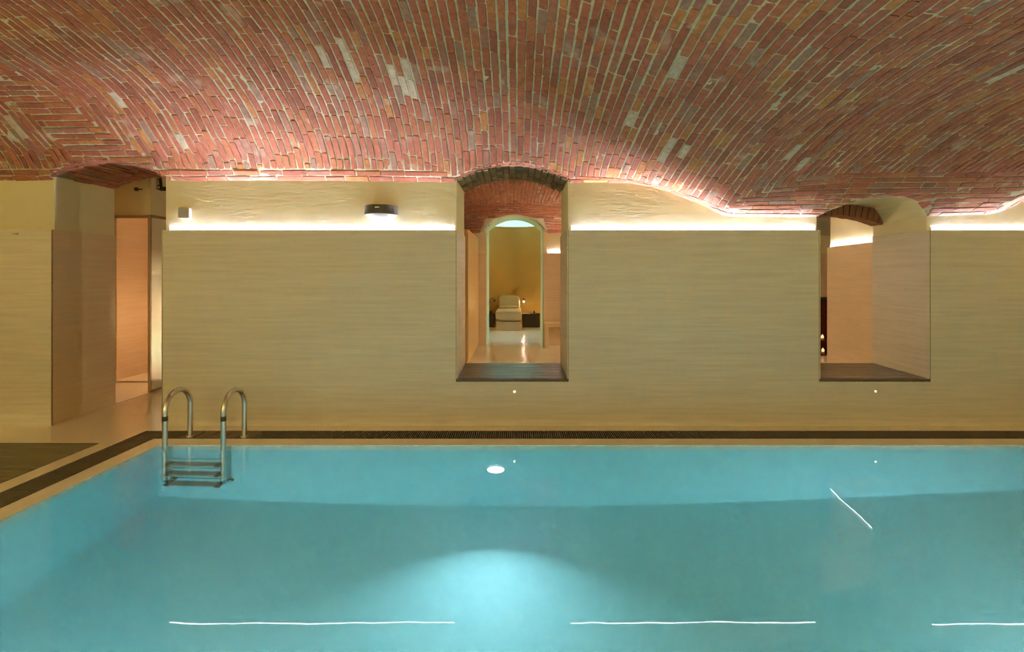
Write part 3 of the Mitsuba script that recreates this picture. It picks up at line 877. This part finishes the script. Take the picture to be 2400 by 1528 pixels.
part(H_, 'ring', tube(np.stack([hx(373.5) + 0.026 * np.cos(ang), ang * 0 + hy, hz(439) + 0.026 * np.sin(ang)], 1), 0.007, 10, False), 'dark_metal', 40)
part(H_, 'bracket', cbx(hx(375), hx(392), hy - 0.015, hy + 0.02, hz(447), hz(438), 0.006), 'dark_metal')


def globe(c, r, rgb, label, w=0.6):  # lamps added out of view to brighten the rooms beyond
    k = thing('added_globe_lamp', label, 'lamp')
    key = numbered(f'{k}__bulb')
    scene[key] = mikit.ply(ball(c, r, 2), 'white_plastic', True, emitter=emit(rgb, w))
    part(k, 'socket', tube([(c[0], c[1], c[2] - r - 0.05), (c[0], c[1], c[2] - r + 0.006)], 0.02, 14), 'lamp_black', 30)
    part(k, 'stand', tube([(c[0], c[1], 0.02), (c[0], c[1], c[2] - r - 0.045)], 0.009, 10), 'lamp_black', 30)
    part(k, 'foot', trimesh.creation.cylinder(0.09, 0.02, sections=28, transform=trimesh.transformations.translation_matrix((c[0], c[1], 0.01))), 'lamp_black', 30)


globe((-4.80, 7.32, 0.85), 0.05, np.array([1.0, 0.68, 0.40]) * 76, 'added unseen globe lamp behind the cabin panel')
k = thing('added_floor_spot', 'added unseen floor spot aimed at the cream panel behind the doorway', 'spot light')  # spot added out of view to brighten the cream panel
part(k, 'body', tube([(-3.30, 7.35, 0.06), (-3.42, 7.28, 0.16)], 0.05, 18), 'lamp_black', 30)
part(k, 'foot', trimesh.creation.cylinder(0.07, 0.02, sections=24, transform=trimesh.transformations.translation_matrix((-3.31, 7.35, 0.01))), 'lamp_black', 30)
scene['added_floor_spot_beam'] = {'type': 'spot', 'cutoff_angle': 27.0, 'beam_width': 14.0, 'intensity': {'type': 'rgb', 'value': [4.8, 4.0, 2.7]}, 'sampling_weight': 0.6,
                            'to_world': T().look_at(origin=[-3.45, 7.26, 0.19], target=[-4.63, 6.75, 0.75], up=[0, 0, 1])}

# ------------------------------------------------------------------ the lounge seen through the middle opening
LY = 10.75
labels['wall_lounge'] = {'kind': 'structure', 'label': 'far wall of the lounge with its own arched opening'}
A3 = dict(c=-0.033, half=0.597, spring=2.47, crown=2.735)
lounge = sbox(X0, -0.05, X1, 3.6).difference(arch_poly(**A3, z0=-0.2))
part('wall_lounge', 'plaster', xz_prism(lounge, LY, LY + 0.95), 'plaster')
part('wall_lounge', 'tile_cladding', xz_prism(sbox(X0, 0, X1, 1.93).difference(sbox(-0.63, -1, 0.564, 3)), LY - 0.045, LY), 'warm_tile')
part('wall_lounge', 'jamb_light_tint', bx(-0.630, -0.622, LY + 0.05, LY + 0.95, 0.0, 2.47), 'cyan_light_tint')  # cyan glow on the jambs, coloured in
part('wall_lounge', 'jamb_light_tint', bx(0.556, 0.564, LY + 0.05, LY + 0.95, 0.0, 2.47), 'cyan_light_tint')
led(0.66, 3.2, LY - 0.016, LY - 0.001, 1.931, LED_ROOM * 2.5, 'strip light on the far lounge wall seen at the right of the middle opening', 0.8, -1, 0.7)
labels['ceiling_001'] = {'kind': 'structure', 'label': 'brick vault of the lounge'}


def lounge_z(x, y):
    s = np.clip((y - 9.7) / (LY + 0.01 - 9.7), 0, 1)
    z = 2.93 - 0.030 * np.clip(x + 0.04, -1.7, 1.7) ** 2 - 0.60 * (1 - np.sqrt(np.maximum(1 - s * s, 0))) ** 0.8
    z = np.minimum(z, 2.93 - 0.10 * np.clip((7.2 - y), 0, 2) ** 2)
    a = np.where(np.abs(x - A3['c']) < A3['half'] + 0.01, arc_z(x, **A3), -9)
    return np.maximum(z, a)


def lounge_point(x, y, off):
    e = 0.01
    z = lounge_z(x, y)
    zx, zy = (lounge_z(x + e, y) - lounge_z(x - e, y)) / (2 * e), (lounge_z(x, y + e) - lounge_z(x, y - e)) / (2 * e)
    zx, zy = np.clip(zx, -2, 2), np.clip(zy, -2, 2)
    n = np.stack([zx, zy, -np.ones_like(z)], -1)
    n /= np.linalg.norm(n, axis=-1, keepdims=True)
    return np.stack([x, y, z], -1) + n * off[..., None]


A, B = np.meshgrid(np.linspace(-4.6, X1, 200), np.linspace(W_BACK_Y, LY + 0.005, 160), indexing='ij')
i = np.arange(A.size).reshape(A.shape)
fq = np.stack([i[:-1, :-1], i[1:, :-1], i[1:, 1:], i[:-1, 1:]], -1).reshape(-1, 4)
part('ceiling_001', 'mortar', (lounge_point(A, B, A * 0).reshape(-1, 3), fq[:, ::-1]), 'mortar', True)
part('ceiling_001', 'backing', bx(-6.5, X1, W_BACK_Y, LY + 0.9, 3.2, 3.3), 'mortar')
r = np.random.default_rng(41)
cx, cy, ax, ay = [], [], [], []
for x in np.arange(-1.6, 1.7, 0.066):
    t = 9.95 + r.uniform(0, 0.1)
    while t > 6.5:
        L = r.uniform(0.17, 0.24)
        cx.append(x); cy.append(t - L / 2); ax.append(0.0265); ay.append(L / 2); t -= L + 0.009
yy = 9.985
while yy < LY - 0.02:
    dy = max(0.066 / math.hypot(1, float((lounge_z(np.array(-1.2), np.array(yy + 0.01)) - lounge_z(np.array(-1.2), np.array(yy - 0.01))) / 0.02)), 0.025)
    t = -1.6 + r.uniform(0, 0.2)
    while t < 1.6:
        L = r.uniform(0.17, 0.24)
        if abs(t + L / 2 - A3['c']) > A3['half'] + 0.02 or yy < 10.5:
            cx.append(t + L / 2); cy.append(yy + dy / 2); ax.append(L / 2 - 0.004); ay.append(dy * 0.4)
        t += L
    yy += dy
v, f = brick_arrays(lounge_point, *map(np.array, (cx, cy, ax, ay)), True, np.full(len(cx), 0.010), 43)
add_bricks('ceiling_001', v, f[:, ::-1], 'brick', 44, singles=0)
CB = thing('wood_cupboard', 'tall orange wooden cupboard on the left beyond the middle opening', 'cupboard')
part(CB, 'carcass', bx(-1.75, -0.81, 8.40, LY - 0.06, 0.0, 2.21), 'orange_wood')
for k, (a, b) in enumerate(((8.42, 9.55), (9.56, LY - 0.08))):
    part(CB, 'door', cbx(-0.81, -0.79, a, b, 0.06, 2.19, 0.003), 'orange_wood')
part(CB, 'top_board', cbx(-1.75, -0.785, 8.39, LY - 0.06, 2.205, 2.235, 0.004), 'orange_wood')
BN = thing('wooden_bench', 'pale wooden bench with a slab side standing at the right beyond the middle opening', 'bench')
part(BN, 'top', cbx(0.575, 2.3, 10.28, 10.69, 0.43, 0.505, 0.005), 'bench_wood')
part(BN, 'leg', cbx(0.58, 0.655, 10.29, 10.69, 0.0, 0.43, 0.004), 'bench_wood')
part(BN, 'leg', cbx(2.22, 2.295, 10.29, 10.69, 0.0, 0.43, 0.004), 'bench_wood')

labels['wall_bedroom'] = {'kind': 'structure', 'label': 'curved ochre niche wall of the rest room with ceiling above coloured for its cyan light'}
RC, NY, NX = 0.90, 14.40, -0.03
th = np.linspace(-math.pi / 2, math.pi / 2, 48)
inner_ = [(NX + RC * math.sin(t), NY + RC * math.cos(t)) for t in th]
outer_ = [(NX + (RC + 0.1) * math.sin(t), NY + 0.1 + (RC + 0.02) * math.cos(t)) for t in th]
curve = xy_prism(Polygon([(-4.2, NY)] + inner_ + [(4.2, NY), (4.2, NY + 0.1)] + outer_[::-1] + [(-4.2, NY + 0.1)]), 0.0, 2.90)
part('wall_bedroom', 'curved_screen', curve, 'ochre_paint', 30)
part('wall_bedroom', 'rear', bx(-4.2, 4.2, 17.2, 17.4, 0, 4.0), 'cyan_light_tint')
part('wall_bedroom', 'side', bx(-4.3, -4.2, LY + 0.9, 17.4, 0, 4.0), 'cyan_light_tint')
part('wall_bedroom', 'side', bx(4.2, 4.3, LY + 0.9, 17.4, 0, 4.0), 'cyan_light_tint')
aq = np.linspace(-0.596, 0.596, 24)
shell = Polygon([(A3['c'] + x, z) for x, z in zip(aq, arc_z(aq + A3['c'], **A3) + 0.004)] + [(A3['c'] + x, z) for x, z in zip(aq[::-1], arc_z(aq[::-1] + A3['c'], **A3) - 0.008)])
part('wall_lounge', 'arch_light_tint', xz_prism(shell, LY + 0.05, LY + 0.95), 'cyan_light_tint')  # cyan glow under the arch, coloured in
part('wall_bedroom', 'lid', bx(-4.3, 4.3, LY + 0.9, 17.4, 3.75, 3.9), 'cyan_light_tint')
k = thing('cove_light', 'cool cyan light hidden behind the curved screen', 'light strip')
scene[k] = mikit.ply(rect_up(-2.6, 2.6, 16.1, 16.3, 2.5), 'white_plastic', emitter=emit(np.array([0.62, 0.96, 0.90]) * 7.5, 0.6))
scene['assumed_downlight_beam'] = {'type': 'spot', 'cutoff_angle': 24.0, 'beam_width': 15.0, 'intensity': {'type': 'rgb', 'value': [1.3, 2.3, 3.0]}, 'sampling_weight': 0.6,
                                'to_world': T().look_at(origin=[0, 12.25, 3.7], target=[0, 12.25, 0], up=[0, 1, 0])}
k = thing('downlight', 'assumed unseen downlight in the rest room ceiling', 'downlight')  # assumed source for the bluish light on the rest room floor
part(k, 'ring', tube(np.stack([0.05 * np.cos(ang), 12.25 + 0.05 * np.sin(ang), ang * 0 + 3.745], 1), 0.008, 8, False), 'steel', 40)

BD = thing('lounger_bed', 'narrow rest bed with pale sheet and raised head end in the rest room', 'bed')
part(BD, 'base', cbx(-0.53, 0.115, 13.5, 15.0, 0.0, 0.245, 0.01), 'linen', label='pale draped base')
mt = trimesh.creation.box((0.70, 1.6, 0.28)).subdivide().subdivide().subdivide()
vv = np.array(mt.vertices)
q = np.abs(vv / [0.35, 0.8, 0.14])
rnd = (q[:, 0] ** 6 + q[:, 2] ** 6 + 0.6 * q[:, 1] ** 8) ** (1 / 6)
vv = vv / np.maximum(rnd, 1)[:, None]
vv += (meshkit.fbm(vv * 7, 3, 3)[:, None] - 0.5) * 0.02
mt = trimesh.Trimesh(vv + [-0.205, 14.27, 0.39], mt.faces, process=False)
part(BD, 'mattress', mt, 'linen', True)
pl = trimesh.creation.box((0.62, 0.16, 0.46)).subdivide().subdivide().subdivide()
vv = np.array(pl.vertices)
q = np.abs(vv / [0.31, 0.08, 0.23])
vv = vv / np.maximum((q[:, 0] ** 5 + q[:, 2] ** 5 + q[:, 1] ** 3) ** (1 / 5), 1)[:, None]
vv += (meshkit.fbm(vv * [9, 9, 14], 3, 8)[:, None] - 0.5) * 0.05
pl = trimesh.Trimesh(vv, pl.faces, process=False)
pl.apply_transform(trimesh.transformations.translation_matrix((-0.205, 14.85, 0.66)) @ trimesh.transformations.rotation_matrix(-0.45, (1, 0, 0)))
solo('pillow', pl, 'linen', 'crumpled pale pillow leaning at the head of the rest bed', 'pillow', smooth=True)
tw = trimesh.creation.box((0.50, 0.34, 0.06)).subdivide().subdivide().subdivide()
vv = np.array(tw.vertices)
vv += (meshkit.fbm(vv * [12, 16, 12], 3, 12)[:, None] - 0.5) * [0.02, 0.02, 0.07]
solo('folded_blanket', trimesh.Trimesh(vv + [-0.22, 14.45, 0.555], tw.faces, process=False), 'linen', 'rumpled folded sheet lying on the rest bed before the pillow', 'blanket', smooth=True)
for x0, x1, lab in ((-0.87, -0.62, 'left of the rest bed'), (0.17, 0.66, 'right of the rest bed')):
    n_ = thing('bedside_cube', f'low dark bedside cube {lab}', 'nightstand')
    part(n_, 'body', cbx(x0, x1, 14.36, 14.62, 0.0, 0.36, 0.01), 'dark_box')
    part(n_, 'top', cbx(x0 - 0.005, x1 + 0.005, 14.355, 14.625, 0.36, 0.38, 0.004), 'dark_box')
solo('bottle', tube([(-0.72, 14.5, 0.38), (-0.72, 14.5, 0.44), (-0.72, 14.5, 0.455), (-0.72, 14.5, 0.47)], [0.028, 0.028, 0.012, 0.012], 14), 'lamp_black', 'small dark bottle on the left bedside cube', 'bottle', smooth=30)
solo('bottle', tube([(0.51, 14.5, 0.38), (0.51, 14.5, 0.43), (0.51, 14.5, 0.44), (0.51, 14.5, 0.46)], [0.026, 0.026, 0.012, 0.012], 14), 'lamp_black', 'small dark bottle on the right bedside cube', 'bottle', smooth=30)
ts = ball((0.41, 14.5, 0.405), 0.06, 2)
vv = np.array(ts.vertices)
c0 = np.array([0.41, 14.5, 0.415])
vv = c0 + (vv - c0) * [1, 1, 0.55] * (0.7 + 0.7 * meshkit.fbm(vv * 40, 2, 2)[:, None])
solo('tissue', trimesh.Trimesh(vv, ts.faces, process=False), 'linen', 'crumpled white cloth on the right bedside cube', 'cloth')
for lx, lit in ((-0.77, False), (0.22, True)):
    k = thing('reading_lamp', 'lit reading lamp on a bent arm right of the rest bed' if lit else 'unlit reading lamp on a bent arm left of the rest bed', 'lamp')
    wy_ = NY + math.sqrt(RC * RC - (lx - NX) ** 2)
    arcp = [(lx, wy_ - 0.01, 0.62), (lx, wy_ - 0.05, 0.64)] + [(lx + (0.09 if not lit else -0.0) * (1 - math.cos(t)), wy_ - 0.07 - 0.14 * t, 0.64 + 0.16 * math.sin(t)) for t in np.linspace(0.1, 2.4, 12)]
    part(k, 'arm', tube(arcp, 0.007, 8), 'dark_metal', 40)
    e_ = np.array(arcp[-1])
    part(k, 'shade', tube([e_ + [0, 0, 0.03], e_ + [0, 0, 0.0], e_ + [0, 0, -0.035]], [0.018, 0.03, 0.036], 14), 'dark_metal', 40)
    if lit:
        key = numbered(f'{k}__bulb')
        scene[key] = mikit.ply(ball(e_ + [0, -0.02, -0.045], 0.028, 2), 'white_plastic', True, emitter=emit((170, 95, 38), 0.6))

globe((-2.3, 13.2, 1.5), 0.06, np.array([1.0, 0.60, 0.22]) * 58, 'added unseen globe lamp in the left half of the rest room')
globe((2.3, 13.2, 1.5), 0.06, np.array([1.0, 0.60, 0.22]) * 58, 'added unseen globe lamp in the right half of the rest room')
globe((2.4, 8.3, 1.5), 0.07, np.array([1.0, 0.79, 0.49]) * 165, 'added globe lamp in the lounge, out of sight beside the openings')

# ------------------------------------------------------------------ beyond the right opening
labels['wall_side'] = {'kind': 'structure', 'label': 'orange tiled wall with a strip light beyond the right opening'}
pa, pb = np.array([5.05, 8.32]), np.array([4.72, 6.3])
dv = (pa - pb) / np.linalg.norm(pa - pb)
nv = np.array([-dv[1], dv[0]])           # faces the left


def slab_poly(off0, off1):
    return Polygon([tuple(pb + nv * off0), tuple(pa + nv * off0), tuple(pa + nv * off1), tuple(pb + nv * off1)])


part('wall_side', 'tile_cladding', xy_prism(slab_poly(0.0, -0.05), 0.0, 1.93), 'warm_tile')
part('wall_side', 'plaster', xy_prism(slab_poly(-0.05, -0.45), 0.0, 3.2), 'plaster')
k = thing('led_strip_light', 'glowing strip light on the slanting ledge seen through the right opening', 'light strip', 'linear lights on the tile ledges')
c4 = np.array([pb + nv * -0.049, pb + nv * -0.038, pa + nv * -0.038, pa + nv * -0.049])
c4[0] += dv * 0.02; c4[1] += dv * 0.02; c4[2] -= dv * 0.02; c4[3] -= dv * 0.02
key = numbered(f'{k}__diffuser')
vq = np.column_stack([c4, np.full(4, 1.980)])
fq2 = np.array([[0, 1, 2], [0, 2, 3]])
if np.cross(vq[1] - vq[0], vq[2] - vq[0])[2] < 0:
    fq2 = fq2[:, ::-1]
scene[key] = mikit.ply((vq, fq2), 'white_plastic', emitter=emit(LED_COLD * 0.10, 1))
part(k, 'channel', xy_prism(Polygon([tuple(q) for q in c4]), 1.931, 1.977), 'white_plastic')
e0, e1 = c4[1] + nv * 0.002, c4[2] + nv * 0.002
vf = np.array([[*e0, 1.931], [*e1, 1.931], [*e1, 1.978], [*e0, 1.978]])
ff_ = np.array([[0, 1, 2], [0, 2, 3]])
if np.cross(vf[1] - vf[0], vf[2] - vf[0])[:2] @ nv < 0:
    ff_ = ff_[:, ::-1]
key = numbered(f'{k}__diffuser')
scene[key] = mikit.ply((vf, ff_), 'white_plastic', emitter=emit(OPAL, 0.5))
RK = thing('candle_shelf', 'narrow dark red shelf with glinting lit jars behind the left edge of the right opening', 'shelf')
part(RK, 'back', bx(5.45, 6.2, 9.72, 9.76, 0.0, 1.05), 'red_lacquer')
part(RK, 'side', bx(5.43, 5.47, 9.4, 9.76, 0.0, 1.05), 'red_lacquer')
part(RK, 'top', bx(5.42, 6.2, 9.38, 9.77, 1.0, 1.06), 'lamp_black')
for z in (0.0, 0.25):
    part(RK, 'board', bx(5.47, 6.2, 9.4, 9.72, z, z + 0.03), 'red_lacquer')
for n_, (x, z) in enumerate(((5.60, 0.28), (5.68, 0.28), (5.61, 0.03), (5.69, 0.03))):
    k = thing('candle_jar', ('small glowing jar on the %s board of the dark red shelf, %s one' % ('upper' if z > 0.1 else 'lower', 'left' if x < 5.65 else 'right')), 'candle', 'lit jars on the red shelf')
    part(k, 'holder', tube([(x, 9.5, z), (x, 9.5, z + 0.03)], 0.03, 14), 'bench_wood', 30)
    key = numbered(f'{k}__flame')
    scene[key] = mikit.ply(tube([(x, 9.5, z + 0.03), (x, 9.5, z + 0.06), (x, 9.5, z + 0.10)], [0.022, 0.027, 0.006], 12), 'white_plastic', True, emitter=emit((0.34, 0.16, 0.07), 0.1))
labels['wall_far_side'] = {'kind': 'structure', 'label': 'side wall of the lounge'}
part('wall_far_side', 'plaster', bx(X1 - 0.1, X1, W_BACK_Y, LY, 0, 3.3), 'plaster')
